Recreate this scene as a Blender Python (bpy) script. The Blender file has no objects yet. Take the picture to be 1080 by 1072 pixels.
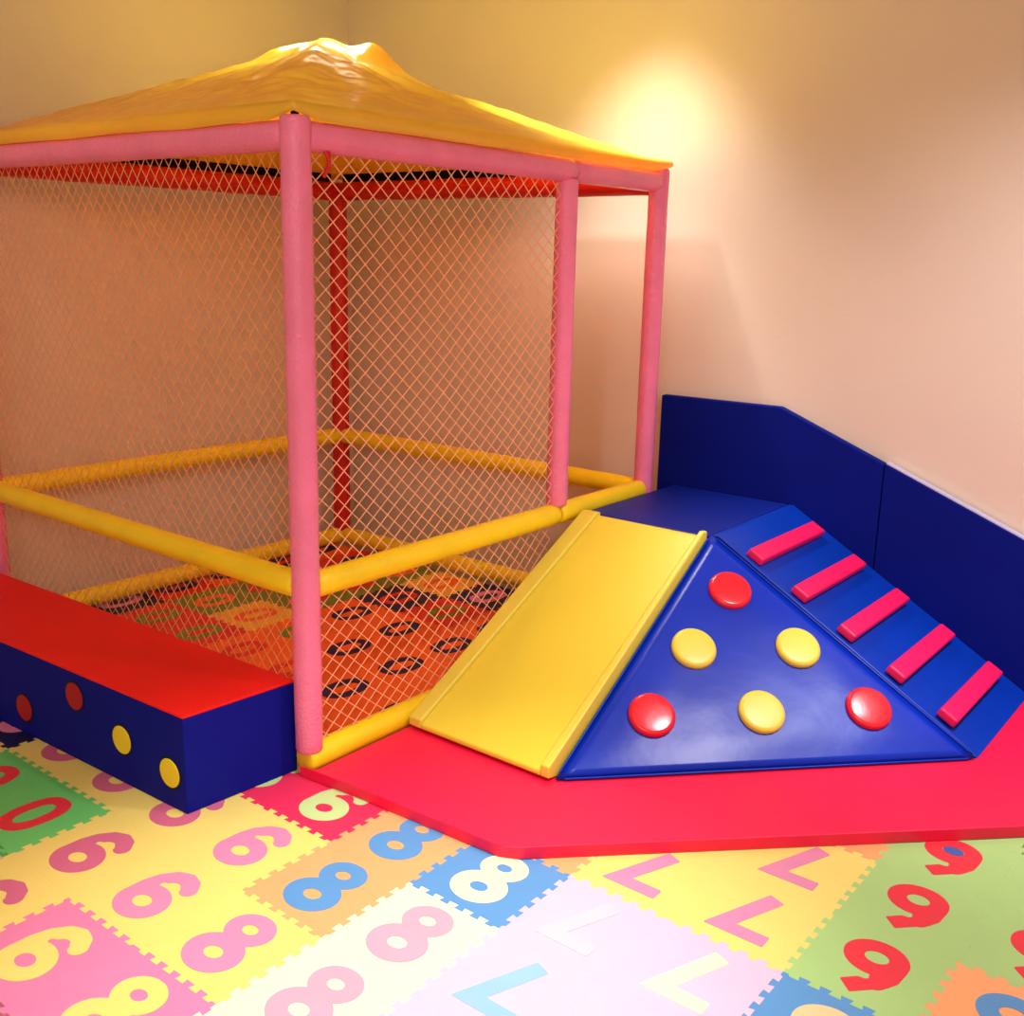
import bpy, bmesh, math, random
from mathutils import Vector, Matrix, noise
from mathutils.geometry import tessellate_polygon
random.seed(7)
sc = bpy.context.scene
COL = sc.collection

# ------------------------------------------------------------------ materials
def mat(name, col, rough=0.5, spec=0.4, bump=0.0, bscale=60.0, var=0.0, vscale=4.0, coat=0.0, detail=3.0):
    m = bpy.data.materials.new(name); m.use_nodes = True
    nt = m.node_tree; b = nt.nodes['Principled BSDF']
    b.inputs['Roughness'].default_value = rough
    b.inputs['Specular IOR Level'].default_value = spec
    b.inputs['Coat Weight'].default_value = coat
    b.inputs['Coat Roughness'].default_value = 0.15
    tc = nt.nodes.new('ShaderNodeTexCoord')
    n2 = nt.nodes.new('ShaderNodeTexNoise'); n2.inputs['Scale'].default_value = vscale
    nt.links.new(tc.outputs['Object'], n2.inputs['Vector'])
    cr = nt.nodes.new('ShaderNodeValToRGB')
    c = Vector(col)
    cr.color_ramp.elements[0].color = (*(c*(1-var)), 1); cr.color_ramp.elements[0].position = .3
    cr.color_ramp.elements[1].color = (*(c*(1+var)), 1); cr.color_ramp.elements[1].position = .7
    nt.links.new(n2.outputs['Fac'], cr.inputs['Fac'])
    nt.links.new(cr.outputs['Color'], b.inputs['Base Color'])
    if bump:
        n = nt.nodes.new('ShaderNodeTexNoise'); n.inputs['Scale'].default_value = bscale
        n.inputs['Detail'].default_value = detail
        nt.links.new(tc.outputs['Object'], n.inputs['Vector'])
        bp = nt.nodes.new('ShaderNodeBump'); bp.inputs['Strength'].default_value = bump
        bp.inputs['Distance'].default_value = 0.01
        nt.links.new(n.outputs['Fac'], bp.inputs['Height'])
        nt.links.new(bp.outputs['Normal'], b.inputs['Normal'])
    return m

def s2l(r, g, b):
    f = lambda v: (v/255/12.92) if v/255 <= 0.04045 else ((v/255+0.055)/1.055)**2.4
    return (f(r), f(g), f(b))

M = {
 'wall': mat('plaster_wall', s2l(224,206,190), .9, .1, .08, 35, .015, 2),
 'floor': mat('floor_base', s2l(210,190,150), .8, .2),
 'ceiling': mat('ceiling_paint', s2l(235,225,210), .9, .1),
 'pink': mat('pink_foam_sleeve', s2l(246,126,172), .26, .5, .4, 110, .05, 9),
 'red_sleeve': mat('red_foam_sleeve', s2l(205,30,28), .4, .4, .2, 90, .05, 9),
 'yellow_sleeve': mat('yellow_foam_sleeve', s2l(250,216,26), .38, .45, .15, 70, .04, 9),
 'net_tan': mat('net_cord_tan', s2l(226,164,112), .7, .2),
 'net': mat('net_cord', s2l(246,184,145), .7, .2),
 'black': mat('black_matte', (.008,.004,.004), .8, .1),
 'red_vinyl': mat('red_vinyl', s2l(240,26,74), .42, .35, .06, 25, .03, 3),
 'red_edge': mat('red_vinyl_edge', s2l(205,15,30), .4, .4),
 'red_top': mat('red_vinyl_cover', s2l(228,14,22), .5, .3, .05, 20, .03, 3),
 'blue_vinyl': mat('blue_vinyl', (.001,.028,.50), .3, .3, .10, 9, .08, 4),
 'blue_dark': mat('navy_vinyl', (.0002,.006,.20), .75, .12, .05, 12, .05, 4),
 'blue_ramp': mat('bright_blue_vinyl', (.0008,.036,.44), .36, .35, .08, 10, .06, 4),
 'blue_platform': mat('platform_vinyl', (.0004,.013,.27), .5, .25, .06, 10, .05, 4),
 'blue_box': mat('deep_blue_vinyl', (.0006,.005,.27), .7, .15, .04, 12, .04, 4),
 'yellow_vinyl': mat('yellow_vinyl', s2l(238,222,72), .35, .45, .05, 12, .02, 3),
 'yellow_lip': mat('yellow_vinyl_edge', s2l(236,220,84), .4, .4),
 'rung': mat('pink_red_vinyl', s2l(242,28,98), .38, .4, .05, 30, .03, 6),
 'hold_red': mat('red_gloss_vinyl', s2l(236,30,50), .22, .55, .05, 20, .03, 8),
 'hold_yellow': mat('yellow_gloss_vinyl', s2l(240,218,80), .35, .45, .05, 20, .03, 8),
 'lit_edge': mat('painted_edge_light', s2l(190,190,225), .6, .3),
 'dot_yellow': mat('yellow_dot', s2l(242,215,50), .5, .3),
 'dot_red': mat('red_dot', s2l(175,20,40), .5, .3),
 'dot_rim': mat('dark_stitching', s2l(10,14,60), .6, .2),
}
# tent vinyl: thin, lets warm light through
def canopy_mat():
    m = mat('yellow_tarpaulin', s2l(248,232,70), .2, .6, .45, 9, .06, 3, 0.3, 5)
    nt = m.node_tree; b = nt.nodes['Principled BSDF']; out = nt.nodes['Material Output']
    tr = nt.nodes.new('ShaderNodeBsdfTranslucent'); tr.inputs['Color'].default_value = (1,.31,.012,1)
    mx = nt.nodes.new('ShaderNodeMixShader'); mx.inputs[0].default_value = .42
    nt.links.new(b.outputs[0], mx.inputs[1]); nt.links.new(tr.outputs[0], mx.inputs[2])
    nt.links.new(mx.outputs[0], out.inputs['Surface'])
    return m
M['canopy'] = canopy_mat()
FOAM = {
 'yellow': s2l(236,214,118), 'pale': s2l(236,238,196), 'pink': s2l(226,128,172), 'mauve': s2l(214,136,176), 'rose': s2l(208,104,140),  # pale yellow, and the light pink on it, paint the floor's washed-out highlight
 'green': s2l(104,200,110), 'lime': s2l(162,204,128), 'red': s2l(222,50,66), 'crimson': s2l(232,48,92), 'orange': s2l(240,166,112),
 'blue': s2l(84,146,204), 'sky': s2l(140,186,226), 'lavender': s2l(222,188,216), 'cream': s2l(248,240,190), 'peach': s2l(246,200,150),
 'mint': s2l(190,222,150), 'washed_pink': s2l(220,160,182), 'navy': s2l(20,24,80), 'warmlit_orange': s2l(250,104,34), 'deep_red': s2l(228,40,38),  # dark blue, deep orange: dim orange light painted into blue and orange foam
 'warmlit_green': s2l(120,140,44), 'gold': s2l(246,186,60), 'palegreen': s2l(216,240,196), 'cobalt': s2l(56,92,170), 'cloud': s2l(224,194,206),  # brownish green: the cage's orange light painted into green foam
}
FM = {k: mat('foam_'+k, v, .42, .38, .12, 220, .02, 6) for k, v in FOAM.items()}

# ------------------------------------------------------------------ helpers
def link(name, me, m=None, parent=None):
    o = bpy.data.objects.new(name, me); COL.objects.link(o)
    if m is not None:
        if not me.materials: me.materials.append(m)
    if parent: o.parent = parent
    return o
def from_bm(name, bm, m, parent=None, smooth=False):
    bmesh.ops.recalc_face_normals(bm, faces=bm.faces)
    me = bpy.data.meshes.new(name); bm.to_mesh(me); bm.free()
    if smooth:
        for p in me.polygons: p.use_smooth = True
    return link(name, me, m, parent)
def tag(o, label=None, cat=None, group=None, kind=None):
    if label: o['label'] = label
    if cat: o['category'] = cat
    if group: o['group'] = group
    if kind: o['kind'] = kind
    return o
def thing(name, label, cat, loc=(0,0,0), group=None):
    o = bpy.data.objects.new(name, None); o.empty_display_size = .1; o.location = loc; COL.objects.link(o)
    tag(o, label, cat, group); return o
def local(o, parent):   # vertices were given in world space: keep them there under a moved parent
    o.parent = parent; o.location = Vector((0,0,0)) - parent.location
    return o
def bevel(o, w, seg=3, ang=30):
    b = o.modifiers.new('bevel', 'BEVEL'); b.width = w; b.segments = seg; b.limit_method = 'ANGLE'; b.angle_limit = math.radians(ang)
    for p in o.data.polygons: p.use_smooth = True
    wn = o.modifiers.new('wn', 'WEIGHTED_NORMAL'); wn.keep_sharp = True
    return o
def hull(name, pts, m, parent, bw=0.0, seg=3):
    bm = bmesh.new()
    for p in pts: bm.verts.new(p)
    r = bmesh.ops.convex_hull(bm, input=bm.verts)
    bmesh.ops.dissolve_limit(bm, angle_limit=math.radians(1.5), verts=bm.verts, edges=bm.edges)
    o = from_bm(name, bm, m)
    if parent: local(o, parent)
    if bw: bevel(o, bw, seg)
    return o
def extrude_poly(name, poly, vec, m, parent=None, bw=0.0, seg=3):
    bm = bmesh.new()
    a = [bm.verts.new(p) for p in poly]; v = Vector(vec)
    b = [bm.verts.new(Vector(p)+v) for p in poly]
    bm.faces.new(a); bm.faces.new(b[::-1])
    n = len(poly)
    for i in range(n): bm.faces.new((a[i], b[i], b[(i+1)%n], a[(i+1)%n]))
    o = from_bm(name, bm, m)
    if parent: local(o, parent)
    if bw: bevel(o, bw, seg)
    return o
def box_pts(x0,x1,y0,y1,z0,z1):
    return [(x,y,z) for x in (x0,x1) for y in (y0,y1) for z in (z0,z1)]
def tube(name, a, b, r, m, parent, seed=0, pucker=.035, nseg=28, round_end=.012):
    """padded pipe sleeve with slightly uneven foam and rounded ends"""
    a = Vector(a); b = Vector(b); d = b-a; L = d.length; d.normalize()
    up = Vector((0,0,1)) if abs(d.z) < .9 else Vector((1,0,0))
    u = d.cross(up).normalized(); w = d.cross(u)
    ts = [0.0, round_end*.3, round_end] + [round_end + (L-2*round_end)*k/ max(6,int(L/.05)) for k in range(1, max(6,int(L/.05)))] + [L-round_end, L-round_end*.3, L]
    bm = bmesh.new(); rings = []
    for i, t in enumerate(ts):
        f = {0:.78, 1:.93, len(ts)-1:.78, len(ts)-2:.93}.get(i, 1.0)
        ring = []
        for k in range(nseg):
            an = 2*math.pi*k/nseg
            nn = noise.noise(Vector((math.cos(an)*1.2+seed*5.1, math.sin(an)*1.2, t*9)))
            rr = r*f*(1+pucker*nn)
            ring.append(bm.verts.new(a + d*t + (u*math.cos(an)+w*math.sin(an))*rr))
        rings.append(ring)
    for i in range(len(rings)-1):
        for k in range(nseg):
            bm.faces.new((rings[i][k], rings[i][(k+1)%nseg], rings[i+1][(k+1)%nseg], rings[i+1][k]))
    bm.faces.new(rings[0]); bm.faces.new(rings[-1][::-1])
    o = from_bm(name, bm, m, smooth=True)
    return local(o, parent)
def disc(name, c, n, r, th, m, parent, rb=None, flat=False, tilt=0):
    """round cushion: turned profile about the normal n"""
    c = Vector(c); n = Vector(n).normalized()
    u = n.cross(Vector((0,0,1))).normalized(); w = n.cross(u)
    rb = rb or min(th*.6, .02)
    prof = [(r, 0)]
    for k in range(0, 7):
        a = math.pi/2*k/6
        prof.append((r-rb+rb*math.cos(a), th-rb+rb*math.sin(a)))
    if not flat: prof += [(r*.5, th+.0015), (r*.2, th+.002)]
    bm = bmesh.new(); N = 48; rings = []
    for (rr, h) in prof:
        rings.append([bm.verts.new(c+n*h+(u*math.cos(2*math.pi*k/N)+w*math.sin(2*math.pi*k/N))*rr) for k in range(N)])
    for i in range(len(rings)-1):
        for k in range(N): bm.faces.new((rings[i][k], rings[i][(k+1)%N], rings[i+1][(k+1)%N], rings[i+1][k]))
    bm.faces.new(rings[-1]); bm.faces.new(rings[0][::-1])
    o = from_bm(name, bm, m, smooth=True)
    return local(o, parent)

# ------------------------------------------------------------------ measures (metres)
H, HM, D, W, D2, HB = 2.0, .646, 2.02, 2.03, 1.341, .058
R = .0435
WY, WX = 2.27, -2.2            # wall planes
TP, TX, TY = .317, .042, -.235  # foam tile pitch and lattice origin

# ------------------------------------------------------------------ setting
o = hull('floor', box_pts(WX, 5.0, -5.0, WY, -.06, -.0125), M['floor'], None); tag(o, kind='structure')
o = hull('wall_back', box_pts(WX-.1, 5.0, WY, WY+.1, -.06, 3.05), M['wall'], None); tag(o, kind='structure')
o = hull('wall_left', box_pts(WX-.1, WX, -5.0, WY, -.06, 3.05), M['wall'], None); tag(o, kind='structure')
o = hull('ceiling', box_pts(WX, 5.0, -5.0, WY, 3.05, 3.12), M['ceiling'], None); tag(o, kind='structure')

# ------------------------------------------------------------------ play cage
cage = thing('play_cage', 'tall netted play cage of pink and yellow padded poles under a yellow tent roof', 'play cage', (-W/2, D/2, 0))
P = {'F': (0,0), 'R': (0,D), 'L': (-W,0), 'K': (-W,D), 'S': (0,D2)}
def P3(k, z): return (P[k][0], P[k][1], z)
o = tube('post', P3('F', .085), P3('F', 2.052), R*1.03, M['pink'], cage, 1)
tube('post', P3('L', .085), P3('L', 2.05), R, M['pink'], cage, 2)
tube('post', P3('R', .085), P3('R', 2.055), R, M['pink'], cage, 3)
o = tube('post', P3('K', .085), P3('K', 2.04), R*1.12, M['red_sleeve'], cage, 4); o['label'] = 'red padded corner post at the back'
o = tube('post', P3('S', HM+.035), P3('S', H-.03), R, M['pink'], cage, 5); o['label'] = 'shorter pink post beside the slide opening'
def rail(nm, a, b, z, m, sd, ia=.03, ib=.03, r=R):
    A = Vector(P3(a, z)); B = Vector(P3(b, z)); d = (B-A).normalized()
    return tube(nm, A+d*ia, B-d*ib, r, m, cage, sd)
rail('top_rail', 'F', 'S', H, M['pink'], 11, ib=-.02); rail('top_rail', 'S', 'R', H, M['pink'], 12)
rail('top_rail', 'F', 'L', H, M['pink'], 13)
rail('top_rail', 'L', 'K', H-.006, M['red_sleeve'], 14, r=.049); rail('top_rail', 'K', 'R', H-.006, M['red_sleeve'], 15, r=.049)
Y = M['yellow_sleeve']
rail('middle_rail', 'F', 'S', HM, Y, 16, ib=.015); rail('middle_rail', 'S', 'R', HM, Y, 17, ia=.0)
rail('middle_rail', 'F', 'L', HM, Y, 18); rail('middle_rail', 'L', 'K', HM, Y, 19); rail('middle_rail', 'K', 'R', HM, Y, 20)
rail('base_rail', 'F', 'R', HB, Y, 21, ia=-.022, ib=.0, r=.047); 
rail('base_rail', 'L', 'K', HB, Y, 23, ia=-.02); rail('base_rail', 'K', 'R', HB, Y, 24)

def net(name, org, dirv, length, z0, z1, dw, dh, outv, seed, label, r, m):
    """knotted diamond net of thin cord, slightly slack"""
    org = Vector(org); dirv = Vector(dirv); outv = Vector(outv)
    nc = int(length/dw*2); nr = int((z1-z0)/dh*2); hw = length/nc; hh = (z1-z0)/nr
    def node(i, j):
        u = i*hw; z = z0+j*hh
        eu = min(u, length-u)/length*2; ez = min(z-z0, z1-z)/(z1-z0)*2
        k = min(1, min(eu, ez)*4)
        du = .006*noise.noise(Vector((u*3, z*3, seed)))*k
        dz = (-.02*math.sin(math.pi*u/length) + .006*noise.noise(Vector((u*3, z*3, seed+9))))*k
        do = .012*noise.noise(Vector((u*1.5, z*1.5, seed+20)))*k
        return org + dirv*(u+du) + Vector((0,0,z+dz)) + outv*do
    bm = bmesh.new()
    for i in range(nc+1):
        for j in range(nr+1):
            if (i+j) % 2: continue
            for di, dj in ((1,1), (1,-1)):
                i2, j2 = i+di, j+dj
                if not (0 <= i2 <= nc and 0 <= j2 <= nr): continue
                a = node(i, j); b = node(i2, j2); d = (b-a).normalized()
                u = d.cross(outv).normalized()*r; w = outv*r
                va = [bm.verts.new(a+s*u+t*w) for s, t in ((1,1),(-1,1),(-1,-1),(1,-1))]
                vb = [bm.verts.new(b+s*u+t*w) for s, t in ((1,1),(-1,1),(-1,-1),(1,-1))]
                for k in range(4): bm.faces.new((va[k], va[(k+1)%4], vb[(k+1)%4], vb[k]))
    o = from_bm(name, bm, m); local(o, cage); o['label'] = label
    return o
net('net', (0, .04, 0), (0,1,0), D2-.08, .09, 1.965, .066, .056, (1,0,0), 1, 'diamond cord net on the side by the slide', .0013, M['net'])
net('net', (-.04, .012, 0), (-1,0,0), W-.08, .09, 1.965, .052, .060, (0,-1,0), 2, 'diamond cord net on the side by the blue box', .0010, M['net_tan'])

# canopy: draped tarpaulin pyramid with a flat hem
def canopy():
    N = 150; ov = .036; bm = bmesh.new()
    cx, cy, hx, hy = -W/2, D/2, W/2+ov, D/2+ov
    g = {}
    def ht(u, v):
        m = max(abs(u), abs(v)); q = (abs(u)**6+abs(v)**6)**(1/6)
        m = min(1, .5*m+.5*q)
        z = 2.088 + .40*(1-m)**.93 - .035*math.sin(math.pi*m)*(.4)
        # crumpled crown
        c = max(0, 1-m/.24); z += .035*c*noise.noise(Vector((u*9, v*9, 3)))+.0*c
        X, Y_ = cx+u*hx, cy+v*hy
        g_ = lambda ax, ay, am, sg: am*math.exp(-((X-ax)**2+(Y_-ay)**2)/(2*sg*sg))
        z += g_(-1.09, .95, .030, .085) + g_(-.835, 1.15, .066, .058) + g_(-.92, 1.08, .018, .07) - g_(-.62, 1.30, .02, .10) + g_(-.70, .75, .02, .12)
        z += .016*noise.noise(Vector((X*5, Y_*5, 12)))*max(0, 1-m)
        cr_ = .5-abs(noise.noise(Vector((X*7+1, Y_*7, 21))))          # sharp creases in the film
        z += (.016*cr_*math.exp(-(m/.35)**2) + .005*(.5-abs(noise.noise(Vector((X*11, Y_*4, 31)))))*(1-m**8))
        fold = noise.noise(Vector((math.atan2(v,u)*5, m*1.5, 1.7)))
        z += .020*fold*math.sin(math.pi*min(1, m*1.02)) + .007*noise.noise(Vector((u*14, v*14, 8)))*(1-m**6)
        return z
    for i in range(N+1):
        for j in range(N+1):
            u = -1+2*i/N; v = -1+2*j/N
            g[i,j] = bm.verts.new((cx+u*hx, cy+v*hy, ht(u,v)))
    for i in range(N):
        for j in range(N): bm.faces.new((g[i,j], g[i+1,j], g[i+1,j+1], g[i,j+1]))
    # hem hanging from the eaves
    ring = [(i,0) for i in range(N)] + [(N,j) for j in range(N)] + [(i,N) for i in range(N,0,-1)] + [(0,j) for j in range(N,0,-1)]
    prev = [g[k] for k in ring]
    for s, (dz, dd) in enumerate(((.018, .006), (.042, .004), (.05, -.004))):
        cur = []
        for idx, k in enumerate(ring):
            b = g[k].co; u = (k[0]/N*2-1); v = (k[1]/N*2-1)
            n = Vector((u if abs(u) > .999 else 0, v if abs(v) > .999 else 0, 0))
            corner = min(1, (1-min(abs(u), abs(v)))*9)
            w = .008*noise.noise(Vector((b.x*3, b.y*3, 5)))
            cur.append(bm.verts.new(b + n*dd + Vector((0,0,-dz*(.55+.45*corner)+w*s*.4))))
        for k in range(len(ring)):
            bm.faces.new((prev[k], prev[(k+1)%len(ring)], cur[(k+1)%len(ring)], cur[k]))
        prev = cur
    o = from_bm('canopy', bm, M['canopy'], smooth=True); local(o, cage)
    o['label'] = 'crumpled glossy yellow tarpaulin roof'
    return o
canopy()
# black strips painting the shade between back hem and rails, and cord ties at the corner
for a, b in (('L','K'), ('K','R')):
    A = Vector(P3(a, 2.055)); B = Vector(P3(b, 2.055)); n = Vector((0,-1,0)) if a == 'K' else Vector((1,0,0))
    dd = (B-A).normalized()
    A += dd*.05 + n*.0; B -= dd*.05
    extrude_poly('hem_shade_strip', [A+Vector((0,0,-.02)), B+Vector((0,0,-.02)), B+Vector((0,0,.028)), A+Vector((0,0,.028))], n*.006, M['black'], cage)
for a, b in (((.012,.115,1.99),(.03,.10,1.915)), ((.012,.085,1.99),(.028,.105,1.93)), ((.03,.10,1.93),(.006,.10,1.89))):
    tube('cord_tie', a, b, .006, M['red_sleeve'], cage, 3, nseg=8, round_end=.002)
tube('pipe_end', (-.0,-.0,2.045), (-.0,-.0,2.066), .012, M['black'], cage, 3, nseg=16, round_end=.002)

# ------------------------------------------------------------------ wall pads
def wall_pad(poly, label):
    t = thing('wall_pad', label, 'wall pad', (poly[0][0], WY-.003, 0), 'navy wall pads behind the ramp')
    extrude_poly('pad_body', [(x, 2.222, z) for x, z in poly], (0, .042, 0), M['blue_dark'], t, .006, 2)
    return t
zt = lambda x: 1.061-.3925*(x-.548)
wall_pad([(-.045, .0), (1.024, .0), (1.024, zt(1.024)), (.548, 1.061), (-.045, 1.057)], 'tall navy padded wall panel with level top behind the platform')
t = wall_pad([(1.028, .0), (2.45, .0), (2.45, zt(2.45)), (1.028, zt(1.028)+.004)], 'lower navy padded wall panel sloping down behind the red rungs')
o = extrude_poly('lit_edge_strip', [(1.035, 2.226, zt(1.035)+.0055), (2.44, 2.226, zt(2.44)+.0015), (2.44, 2.226, zt(2.44)+.0075), (1.035, 2.226, zt(1.035)+.0115)], (0, .036, 0), M['lit_edge'], t)  # pale strip painting the light caught along the pad's top edge
o['label'] = 'pale painted light along the sloping top edge'

# ------------------------------------------------------------------ red floor mat
t = thing('crash_mat', 'large flat red vinyl mat under the slide and blue climbing block', 'mat', (.9, .7, 0))
extrude_poly('mat_body', [(-.012,-.034,.0015), (.25,-.010,.0015), (.785,.018,.0015), (.835,.043,.0015), (2.75,1.96,.0015), (2.75,2.215,.0015), (.052,2.215,.0015), (.052,-.010,.0015), (.040,-.0235,.0015)], (0,0,.0385), M['red_vinyl'], t, .006, 3)

# ------------------------------------------------------------------ platform, slide, ramp, climbing block
z0 = .0405
t = thing('platform_block', 'dark blue padded platform between cage opening, slide top and navy wall panel', 'platform', (.3, 1.85, z0))
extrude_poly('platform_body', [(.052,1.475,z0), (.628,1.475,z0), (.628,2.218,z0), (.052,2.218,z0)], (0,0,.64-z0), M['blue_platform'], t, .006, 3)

t = thing('slide', 'yellow padded slide running down beside the cage onto the red mat', 'slide', (.36, .95, z0))
extrude_poly('slide_bed', [(.085,.405,z0+.004), (.085,1.472,z0+.004), (.085,1.472,.632), (.085,1.44,.638), (.085,.405,z0+.03)], (0,0,0), M['yellow_vinyl'], None) if False else None
def slide_piece(name, xa0, xb0, xa1, xb1, zlo, m, dz, bw):
    # xa0/xb0 at the foot, xa1/xb1 at the head
    y0, y1 = .405, 1.472
    pts = [(xa0,y0,z0+.012),(xb0,y0,z0+.012),(xa0,y0,z0+.030+dz),(xb0,y0,z0+.030+dz),
           (xa1,y1,.638+dz),(xb1,y1,.638+dz),(xa1,y1-.03,.641+dz),(xb1,y1-.03,.641+dz),(xa1,y1,z0+.002),(xb1,y1,z0+.002),(xa0,y0+.05,z0+.001),(xb0,y0+.05,z0+.001)]
    return hull(name, pts, m, t, bw, 3)
slide_piece('slide_bed', .118, .640, .135, .606, 0, M['yellow_vinyl'], 0, .006)
slide_piece('side_rail', .060, .1175, .060, .1345, 0, M['yellow_lip'], .014, .006)
slide_piece('side_rail', .6405, .676, .6065, .628, 0, M['yellow_lip'], .022, .006)

t = thing('ramp', 'blue padded stepping ramp with five red rungs along the navy wall panels', 'ramp', (1.15, 1.85, z0))
sl = (.64-z0)/(1.69-.63); ang = math.atan(sl)
y0r, y1r = 1.508, 2.218
extrude_poly('ramp_body', [(.631,y0r,z0), (1.69,y0r,z0), (.655,y0r,.64), (.631,y0r,.64)], (0, y1r-y0r, 0), M['blue_ramp'], t, .005, 3)
tube('edge_piping', (.66,1.506,.638), (1.672,1.506,z0+.014), .006, M['blue_ramp'], t, 4, nseg=10, round_end=.003)
for i, xc in enumerate((.788, .978, 1.168, 1.360, 1.552)):
    zc = .64 - sl*(xc-.645)
    bm = bmesh.new()
    bmesh.ops.create_cube(bm, size=1)
    Mx = Matrix.Translation((xc+.014, (1.535+2.135)/2, zc+.0165)) @ Matrix.Rotation(ang, 4, 'Y') @ Matrix.Diagonal((.072, .60, .036, 1))
    bm.transform(Mx)
    o = from_bm('rung', bm, M['rung']); local(o, t); bevel(o, .009, 4)

t = thing('climbing_block', 'blue padded three-sided climbing block with six round holds', 'climbing block', (.95, 1.1, z0))
zb = z0+.006
A = Vector((.634,1.492,.645)); B = Vector((.688,.425,zb)); C = Vector((1.688,1.492,zb)); Dn = Vector((.634,1.492,z0+.001))
def climb():
    # soft, slightly bulging slanted face over a three-cornered base
    bm = bmesh.new(); N = 28; g = {}
    n = (B-A).cross(C-A).normalized()
    if n.z < 0: n = -n
    for i in range(N+1):
        for j in range(N+1-i):
            a = i/N; b = j/N; c = 1-a-b
            p = A*c+B*a+C*b
            e = max(0.0, min(1, min(a,b,c)*9))
            p += n*(.006*e + .003*e*noise.noise(p*6))
            g[i,j] = bm.verts.new(p)
    for i in range(N):
        for j in range(N-i):
            bm.faces.new((g[i,j], g[i+1,j], g[i,j+1]))
            if i+j < N-1: bm.faces.new((g[i+1,j], g[i+1,j+1], g[i,j+1]))
    d = bm.verts.new(Dn)
    e1 = [g[i,0] for i in range(N+1)]; e2 = [g[0,j] for j in range(N+1)]; e3 = [g[N-j,j] for j in range(N+1)]
    for e in (e1, e2, e3):
        for k in range(N): bm.faces.new((e[k], e[k+1], d))
    o = from_bm('block_body', bm, M['blue_vinyl'])
    for p in o.data.polygons:
        p.use_smooth = p.normal.dot(n) > .8
    return local(o, t), n
_, nn = climb()
for (p, k) in (((.794,1.354,.466),'r'), ((.802,1.083,.316),'y'), ((1.072,1.359,.309),'y'), ((.809,.801,.16),'r'), ((1.077,1.079,.157),'y'), ((1.345,1.361,.155),'r')):
    p = Vector(p); p = p - nn*((p-A).dot(nn)) + nn*.006
    o = disc('climbing_hold', p - Vector((nn.x,nn.y,0))*.012, nn, .081, .026, M['hold_red'] if k == 'r' else M['hold_yellow'], t)
    o['label'] = 'round red hold' if k == 'r' else 'round yellow hold'
for a, b in ((A,B), (A,C), (B,C)):
    dd = (b-a).normalized()
    tube('seam_piping', a+dd*.03+nn*.002, b-dd*.03+nn*.002, .0035, M['blue_vinyl'], t, 6, nseg=10, round_end=.002)

# ------------------------------------------------------------------ box bench
t = thing('foam_bench', 'long low box with red top and blue dotted sides before the cage', 'bench', (-1.1, -.27, 0))
fr, fl, bl, br = (-.080,-.416), (-2.16,-.505), (-2.16,-.085), (-.050,-.010)
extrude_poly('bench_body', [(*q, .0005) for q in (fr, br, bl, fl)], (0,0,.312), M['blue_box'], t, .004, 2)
extrude_poly('top_cover', [(*q, .3128) for q in (fr, br, bl, fl)], (0,0,.008), M['red_top'], t, .003, 2)
fd = (Vector(fl)-Vector(fr)); fn = Vector((fd.y, -fd.x, 0)).normalized()
if fn.y > 0: fn = -fn
for x, z, k in ((-.155,.116,'y'), (-.395,.153,'y'), (-.648,.232,'r'), (-.968,.100,'r'), (-1.175,.155,'y'), (-1.45,.21,'y'), (-1.70,.12,'r')):
    y = fr[1] + (x-fr[0])*(fl[1]-fr[1])/(fl[0]-fr[0])
    disc('dot_rim', (x, y, z), fn, .055, .0015, M['dot_rim'], t, .0008, True)
    o = disc('dot', (x, y, z), fn, .047, .004, M['dot_yellow'] if k == 'y' else M['dot_red'], t, .002, True)
    o['label'] = 'flat yellow dot' if k == 'y' else 'flat dark red dot'

# ------------------------------------------------------------------ foam digit tiles
def ell(x, y, cx, cy, a, b, p=2):
    return ((abs((x-cx)/a)**p+abs((y-cy)/b)**p)**(1/p)-1)*min(a, b)
def seg(x, y, pts, r):
    d = 9
    for (ax, ay), (bx, by) in zip(pts, pts[1:]):
        vx, vy = bx-ax, by-ay; t_ = max(0, min(1, ((x-ax)*vx+(y-ay)*vy)/(vx*vx+vy*vy)))
        d = min(d, math.hypot(x-ax-vx*t_, y-ay-vy*t_))
    return d-r
def sboxes(x, y, a, b, r):
    (ax, ay), (bx, by) = a, b; L = math.hypot(bx-ax, by-ay); ux, uy = (bx-ax)/L, (by-ay)/L
    s = (x-ax)*ux+(y-ay)*uy; q = abs(-(x-ax)*uy+(y-ay)*ux)
    return max(-s, s-L, q-r)
def sd(ch, x, y):
    if ch == '0': return max(ell(x,y,0,0,.072,.108,2.4), -ell(x,y,0,0,.030,.066,2.3))
    if ch == '8':
        o_ = min(ell(x,y,0,-.050,.084,.072), ell(x,y,0,.062,.072,.062))
        return max(o_, -ell(x,y,0,-.050,.028,.021), -ell(x,y,0,.062,.024,.018))
    if ch == '6':
        o_ = min(ell(x,y,0,-.042,.082,.072), seg(x,y,[(-.056,-.040),(-.056,.010),(-.046,.048),(-.022,.080),(.008,.092),(.036,.084),(.056,.062)],.025))
        o_ = max(o_, -ell(x,y,0,-.042,.030,.023))
        return max(o_, -seg(x,y,[(-.022,.036),(.012,.052),(.03,.046)],.008))
    if ch == '9':
        o_ = min(ell(x,y,0,.040,.080,.072), seg(x,y,[(.054,.030),(.050,-.018),(.030,-.056)],.026), sboxes(x,y,(.045,-.035),(-.025,-.108),.025))
        o_ = max(o_, -ell(x,y,0,.042,.030,.024))
        return max(o_, -seg(x,y,[(-.06,-.052),(-.02,-.048),(.002,-.046)],.010))
    if ch == '7':
        return max(min(sboxes(x,y,(-.078,.084),(.070,.084),.023), sboxes(x,y,(.068,.125),(-.022,-.108),.025)), y-.107, x-.088)
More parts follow.
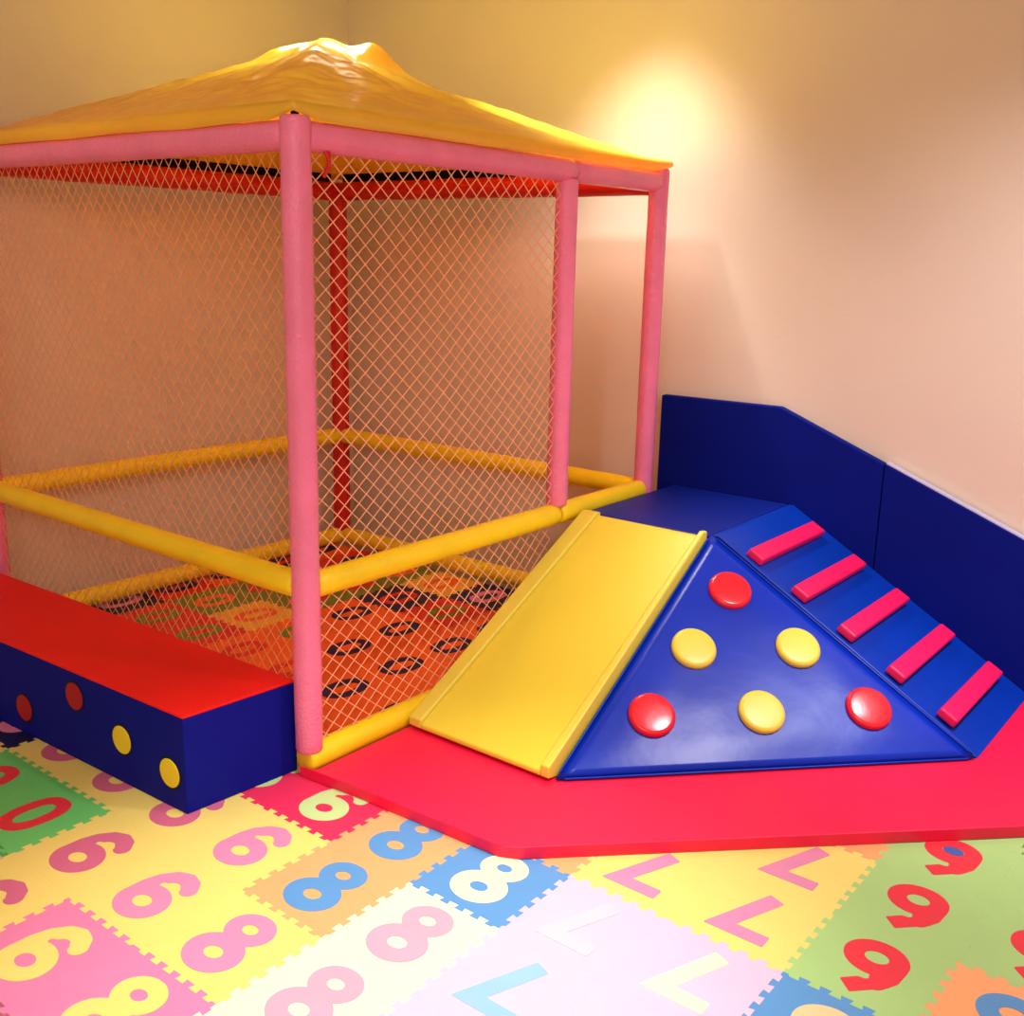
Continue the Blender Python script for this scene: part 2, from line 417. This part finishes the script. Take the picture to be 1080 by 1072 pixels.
def digit_mesh(ch):
    st = .0044; nx = 44; ny = 56; bm = bmesh.new()
    ox, oy = -st*nx/2, -st*ny/2; val = {}; cache = {}
    for i in range(nx+1):
        for j in range(ny+1): val[i,j] = sd(ch, ox+i*st, oy+j*st)
    zt_ = .0009
    def pv(i, j):
        k = (i, j)
        if k not in cache: cache[k] = bm.verts.new((ox+i*st, oy+j*st, zt_))
        return cache[k]
    def ev(a, b):
        k = (a, b) if a < b else (b, a)
        if k not in cache:
            va, vb = val[k[0]], val[k[1]]; f = va/(va-vb); f = min(.96, max(.04, f))
            cache[k] = bm.verts.new((ox+(k[0][0]+(k[1][0]-k[0][0])*f)*st, oy+(k[0][1]+(k[1][1]-k[0][1])*f)*st, zt_))
        return cache[k]
    for i in range(nx):
        for j in range(ny):
            cs = [(i,j),(i+1,j),(i+1,j+1),(i,j+1)]
            poly = []
            for k in range(4):
                a, b = cs[k], cs[(k+1)%4]
                ina, inb = val[a] < 0, val[b] < 0
                if ina: poly.append(pv(*a))
                if ina != inb: poly.append(ev(a, b))
            if len(poly) >= 3:
                try: bm.faces.new(poly)
                except ValueError: pass
    be = [e for e in bm.edges if len(e.link_faces) == 1]
    r = bmesh.ops.extrude_edge_only(bm, edges=be)
    for v in r['geom']:
        if isinstance(v, bmesh.types.BMVert): v.co.z = -.0006
    me = bpy.data.meshes.new('digit_'+ch); bm.to_mesh(me); bm.free()
    me.materials.append(FM['red'])
    return me
DM = {c: digit_mesh(c) for c in '06789'}
def hole_mesh():
    bm = bmesh.new(); v = [bm.verts.new((.029*math.cos(2*math.pi*k/32), .022*math.sin(2*math.pi*k/32), .0007)) for k in range(32)]
    b = [bm.verts.new((q.co.x, q.co.y, -.0006)) for q in v]
    bm.faces.new(v)
    for k in range(32): bm.faces.new((v[k], b[k], b[(k+1)%32], v[(k+1)%32]))
    me = bpy.data.meshes.new('digit_centre'); bm.to_mesh(me); bm.free(); me.materials.append(FM['cobalt']); return me
HOLE = hole_mesh()

def edge_profile(n=11, dep=.0080):
    """shared jigsaw edge from 0 to TP: dovetailed teeth on alternating sides"""
    p = (TP-.030)/n; out = [(0, 0)]
    for k in range(n):
        s = 1 if k % 2 else -1
        c = .015+p*(k+.5)
        out += [(c-p*.58, s*dep), (c+p*.58, s*dep)] if 0 < k < n-1 else ([(.019, s*dep), (c+p*.58, s*dep)] if k == 0 else [(c-p*.58, s*dep), (TP-.019, s*dep)])
    out.insert(1, (.015, 0)); out += [(TP-.015, 0), (TP, 0)]
    # dovetail: the roots are narrower than the heads
    res = []
    for k, (x, y) in enumerate(out):
        res.append((x, y))
    return res
EP = edge_profile()
def tile_mesh():
    gap = .00012; h = TP/2
    loop = []
    bot = [(x-h, -h+y) for x, y in EP]                     # left to right along the bottom
    rgt = [(h-y, x-h) for x, y in EP]                      # bottom to top on the right
    top = [(x-h, h+y) for x, y in EP][::-1]
    lft = [(-h-y, x-h) for x, y in EP][::-1]
    for e in (bot, rgt, top, lft): loop += e[:-1]
    bm = bmesh.new(); f = 1-gap/h
    a = [bm.verts.new((x*f, y*f, 0)) for x, y in loop]; b = [bm.verts.new((x*f, y*f, -.012)) for x, y in loop]
    pts = [q.co.copy() for q in a]
    for tri in tessellate_polygon([pts]):
        bm.faces.new([a[q] for q in tri]); bm.faces.new([b[q] for q in tri][::-1])
    for k in range(len(a)): bm.faces.new((a[k], b[k], b[(k+1)%len(a)], a[(k+1)%len(a)]))
    bmesh.ops.recalc_face_normals(bm, faces=bm.faces)
    me = bpy.data.meshes.new('tile_base'); bm.to_mesh(me); bm.free(); me.materials.append(FM['red']); return me
TM = tile_mesh()
def setm(o, m):
    o.material_slots[0].link = 'OBJECT'; o.material_slots[0].material = m
def tile(i, j, colr, ch, dc, label, flip=False, hole=None, group='foam number tiles around the mat and bench'):
    c = (TX+TP*(i+.5), TY+TP*(j+.5), 0)
    t = thing('foam_tile', label, 'play mat tile', (c[0], c[1], 0), group)
    o = link('tile_base', TM, None, t); setm(o, FM[colr])
    d = link('digit', DM[ch], None, t); setm(d, FM[dc]); d.location = (0, 0, .0002)
    if flip: d.rotation_euler.z = math.pi
    if hole:
        q = link('digit_centre', HOLE, None, t); setm(q, FM[hole]); q.location = (0, .042 if ch == '9' else -.042, .0002)
    return t
IN = 'foam number tiles inside the cage'
TILES = [
 # outside, around the red mat and the box
 (0,0,'crimson','6','mint','crimson foam tile with pale green 6, between box end and red mat'),
 (1,0,'orange','8','blue','orange foam tile with blue 8 tucked under the red mat edge'),
 (1,-1,'orange','8','blue','fully uncovered orange foam tile with blue 8, between yellow and pale tiles'),
 (2,0,'blue','8','cream','blue foam tile with cream 8 at the pointed corner of the red mat'),
 (2,1,'orange','7','blue','orange foam tile showing only a sliver beyond the red mat corner'),
 (0,-1,'yellow','6','mauve','yellow foam tile with mauve 6, touching the crimson tile'),
 (-1,-1,'yellow','6','rose','yellow foam tile with pink 6 under the near corner of the blue box'),
 (-2,-1,'yellow','6','rose','yellow foam tile with pink 6 half hidden under the box, beside the green tiles'),
 (-3,-1,'yellow','6','rose','yellow foam tile mostly under the box, between green and blue tiles'),
 (-4,-1,'navy','0','pink','dark blue foam tile with pink digit at far left under the box'),
 (-4,-2,'yellow','6','rose','yellow foam tile scrap at left photo edge beyond the green tiles'),
 (-3,-2,'green','0','red','green foam tile with red 0 cut by the left photo edge, nearest the box'),
 (-2,-2,'green','0','red','green foam tile with whole red 0, corner pointing at yellow tiles'),
 (-1,-2,'yellow','6','rose','yellow foam tile with rose 6, right beside the green tile'),
 (0,-2,'yellow','6','mauve','yellow foam tile with mauve 6, between rose 6 tile and pink 8 tile'),
 (1,-2,'yellow','8','mauve','yellow foam tile with mauve 8, beside the orange tile'),
 (2,-1,'pale','8','washed_pink','pale yellow foam tile with faint pink 8, touching the blue tile'),
 (2,-2,'pale','8','washed_pink','pale yellow foam tile with faint pink 8 at the bottom photo edge'),
 (-1,-3,'yellow','6','rose','yellow foam tile with rose digit cut off at left photo edge, by pink tile'),
 (0,-3,'pink','6','yellow','pink foam tile with yellow 6 in the bottom left corner'),
 (1,-3,'pink','8','yellow','pink foam tile with yellow 8 at the bottom photo edge'),
 (2,-3,'pale','8','washed_pink','pale yellow foam tile corner below the pink 8 tile'),
 (3,-1,'lavender','7','sky','pale lavender foam tile with light blue 7'),
 (3,-2,'lavender','7','sky','pale lavender foam tile scrap at the bottom photo edge'),
 (4,-1,'lavender','7','palegreen','pale lavender foam tile cut by the bottom edge, below the green 7'),
 (3,0,'lavender','7','cloud','pale lavender foam tile with hardly visible digit, beside the blue 8 tile'),
 (4,0,'lavender','7','palegreen','pale lavender foam tile with whitish green 7'),
 (3,1,'yellow','7','mauve','yellow foam tile with mauve 7 nearest the red mat corner'),
 (4,1,'yellow','7','mauve','yellow foam tile with mauve 7, between green tile and lavender tile'),
 (4,2,'yellow','7','mauve','yellow foam tile with mauve 7 tucked against the red mat, beside green'),
 (3,2,'yellow','7','mauve','yellow foam tile mostly under the red mat between two mauve 7 tiles'),
 (4,3,'orange','9','blue','orange foam tile sliver between red mat and green tiles'),
 (5,0,'blue','9','peach','blue foam tile with peach 9 at the bottom photo edge'),
 (5,1,'lime','9','red','green foam tile with red 9, nearest of three in a row'),
 (5,2,'lime','9','red','green foam tile with red 9, middle of three in a row'),
 (5,3,'lime','9','red','green foam tile with red 9 filled by a blue centre, against red mat'),
 (5,4,'lime','9','red','green foam tile almost wholly covered by the red mat'),
 (6,1,'orange','9','blue','orange foam tile with blue 9 in the bottom right corner'),
 (6,2,'lime','9','red','green foam tile with red 9 cut off by the right photo edge'),
 (6,3,'lime','9','red','green foam tile at right photo edge just below the red mat'),
 (-1,0,'crimson','6','mint','crimson foam tile between the box end and the cage corner'),
 # inside the cage
 (-1,1,'warmlit_orange','0','deep_red','orange red tile inside cage at the foot of the front post'),
 (-1,2,'warmlit_orange','0','navy','orange tile inside cage along the base rail, nearer the front post'),
 (-1,3,'warmlit_orange','0','navy','orange tile inside cage along the base rail, beside the slide foot'),
 (-2,2,'warmlit_orange','0','navy','orange tile with dark 0 inside cage, nearest right of the front post'),
 (-2,3,'warmlit_orange','0','navy','orange tile with dark 0 inside cage, middle of the row by the slide'),
 (-2,4,'warmlit_orange','0','navy','orange tile with dark 0 inside cage, partly behind the slide edge'),
 (-2,5,'warmlit_orange','0','navy','orange tile inside cage mostly hidden behind the slide'),
 (-3,3,'warmlit_orange','0','navy','orange tile with dark 0 inside cage, second row behind the front post'),
 (-3,4,'warmlit_orange','0','navy','orange tile with dark 0 inside cage, next to the red tile with green 0'),
 (-4,4,'warmlit_orange','0','navy','orange tile with dark 0 inside cage, just under the middle rail'),
 (-3,5,'deep_red','0','warmlit_green','red tile with green 0 inside cage, between two dark blue tiles'),
 (-4,5,'navy','0','deep_red','dark blue tile with red 0 inside cage, left of the yellow tile'),
 (-3,6,'navy','0','pink','dark blue tile with pink 0 inside cage, by the back rail'),
 (-4,6,'gold','0','warmlit_orange','golden yellow tile inside cage against the back base rail'),
 (-3,2,'warmlit_orange','0','deep_red','orange red tile inside cage hidden behind the front post'),
 (-2,1,'warmlit_orange','0','deep_red','orange red tile inside cage between box and front post'),
 (-3,1,'warmlit_orange','0','deep_red','orange red tile inside cage behind the box end'),
 (-4,2,'warmlit_orange','0','deep_red','orange tile inside cage in front of the golden tile'),
 (-4,3,'warmlit_orange','0','warmlit_green','orange tile with green 0 inside cage behind the front post'),
 (-5,3,'gold','0','warmlit_orange','golden tile with orange 0 inside cage, left of the front post'),
 (-5,2,'deep_red','0','warmlit_green','red tile with green 0 inside cage, beside the golden tile'),
 (-6,2,'deep_red','0','warmlit_green','red tile with green 0 inside cage, beside the dark blue tile'),
 (-7,2,'navy','0','pink','dark blue tile with pink 0 at the left base rail inside cage'),
 (-7,3,'deep_red','0','navy','red tile with dark 0 by the left base rail inside cage'),
 (-6,3,'warmlit_green','0','warmlit_orange','green tile inside cage between golden and red tiles'),
 (-6,4,'warmlit_green','0','deep_red','green tile inside cage just below the left middle rail'),
 (-7,4,'warmlit_orange','0','navy','orange tile inside cage hidden behind the left middle rail'),
 (-7,5,'navy','0','deep_red','dark blue tile inside cage seen above the left middle rail'),
 (-5,4,'warmlit_green','0','deep_red','green tile inside cage hidden behind the front post'),
 (-5,5,'warmlit_green','0','deep_red','green tile inside cage under the right middle rail'),
 (-5,6,'warmlit_green','0','warmlit_orange','green tile inside cage beside the golden tile at the back'),
 (-6,5,'deep_red','0','navy','red tile with dark 0 inside cage above the right middle rail'),
 (-6,6,'deep_red','0','navy','red tile with dark 0 at the back of the cage near its red post'),
 (-7,6,'warmlit_orange','0','navy','orange tile in the back corner of the cage'),
 (-2,6,'warmlit_orange','0','navy','orange tile inside cage behind the slide by the back rail'),
]
for (i, j, c1, ch, c2, lab) in TILES:
    tile(i, j, c1, ch, c2, lab, flip=(ch == '7'), hole='cobalt' if (i, j) == (5, 3) else None,
         group=IN if (i < 0 and j > 0) else 'foam number tiles around the mat and bench')

# ------------------------------------------------------------------ lights
def spot(name, loc, tgt, power, col, size=110, blend=.8, rad=.06):
    l = bpy.data.lights.new(name, 'SPOT'); l.energy = power; l.color = col; l.spot_size = math.radians(size); l.spot_blend = blend; l.shadow_soft_size = rad
    o = bpy.data.objects.new(name, l); COL.objects.link(o); o.location = loc
    o.rotation_euler = (Vector(tgt)-Vector(loc)).to_track_quat('-Z','Y').to_euler(); return o
def area(name, loc, tgt, power, col, sx, sy):
    l = bpy.data.lights.new(name, 'AREA'); l.energy = power; l.color = col; l.shape = 'RECTANGLE'; l.size = sx; l.size_y = sy
    o = bpy.data.objects.new(name, l); COL.objects.link(o); o.location = loc
    o.rotation_euler = (Vector(tgt)-Vector(loc)).to_track_quat('-Z','Y').to_euler(); return o
spot('downlight_wall', (-.16,1.80,2.98), (-.19,1.92,0), 120, (1,.96,.84), 98, 1.0, .18)
spot('downlight_front', (1.05,-.50,3.0), (.88,-.55,0), 345, (1,1,.97), 52, 1.0, .08)
spot('downlight_right', (2.3,.9,3.0), (1.85,1.35,.2), 170, (1,.92,.98), 120, .9, .08)
spot('ramp_fill', (2.35,1.55,2.7), (1.75,1.6,0), 110, (.95,.96,1), 46, 1.0, .08)  # added unseen spot, kept narrow to brighten only the ramp foot
spot('left_wall_fill', (-1.3,-1.0,3.0), (-1.2,-.7,0), 16, (1,.80,.50), 130, .9, .08)  # added unseen spot, warms the left wall
spot('cage_fill', (-1.2,1.15,3.02), (-1.1,1.0,0), 330, (1,.92,.78), 100, 1.0, .3)  # added unseen spot, sends orange light through the canopy into the cage
spot('roof_glare_fill', (-.36,1.42,3.02), (-.30,1.66,2.1), 110, (1,.96,.86), 58, 1.0, .06)  # added unseen spot, whitens the right slope of the canopy
area('room_fill', (2.4,-2.9,2.95), (-.1,.9,.9), 60, (1,.88,.80), 2.2, 1.4)
w = bpy.data.worlds.new('World'); sc.world = w; w.use_nodes = True
w.node_tree.nodes['Background'].inputs[0].default_value = (1.0, .77, .52, 1)
w.node_tree.nodes['Background'].inputs[1].default_value = .50

# ------------------------------------------------------------------ camera
yaw, pit, rol = .66462, -.23552, .0241
fw = Vector((-math.sin(yaw)*math.cos(pit), math.cos(yaw)*math.cos(pit), math.sin(pit)))
rt = Vector((math.cos(yaw), math.sin(yaw), 0)); up = rt.cross(fw)
r2 = rt*math.cos(rol)+up*math.sin(rol); u2 = r2.cross(fw)
cd = bpy.data.cameras.new('camera'); cam = bpy.data.objects.new('camera', cd); COL.objects.link(cam)
mw = Matrix((( r2.x, u2.x, -fw.x, 2.46821), (r2.y, u2.y, -fw.y, -2.10485), (r2.z, u2.z, -fw.z, 1.6811), (0,0,0,1)))
cam.matrix_world = mw
cd.sensor_width = 36; cd.lens = 36*1113.909/1080; cd.clip_start = .05
sc.camera = cam
sc.view_settings.view_transform = 'Standard'
sc.view_settings.look = 'None'
sc.view_settings.exposure = .18
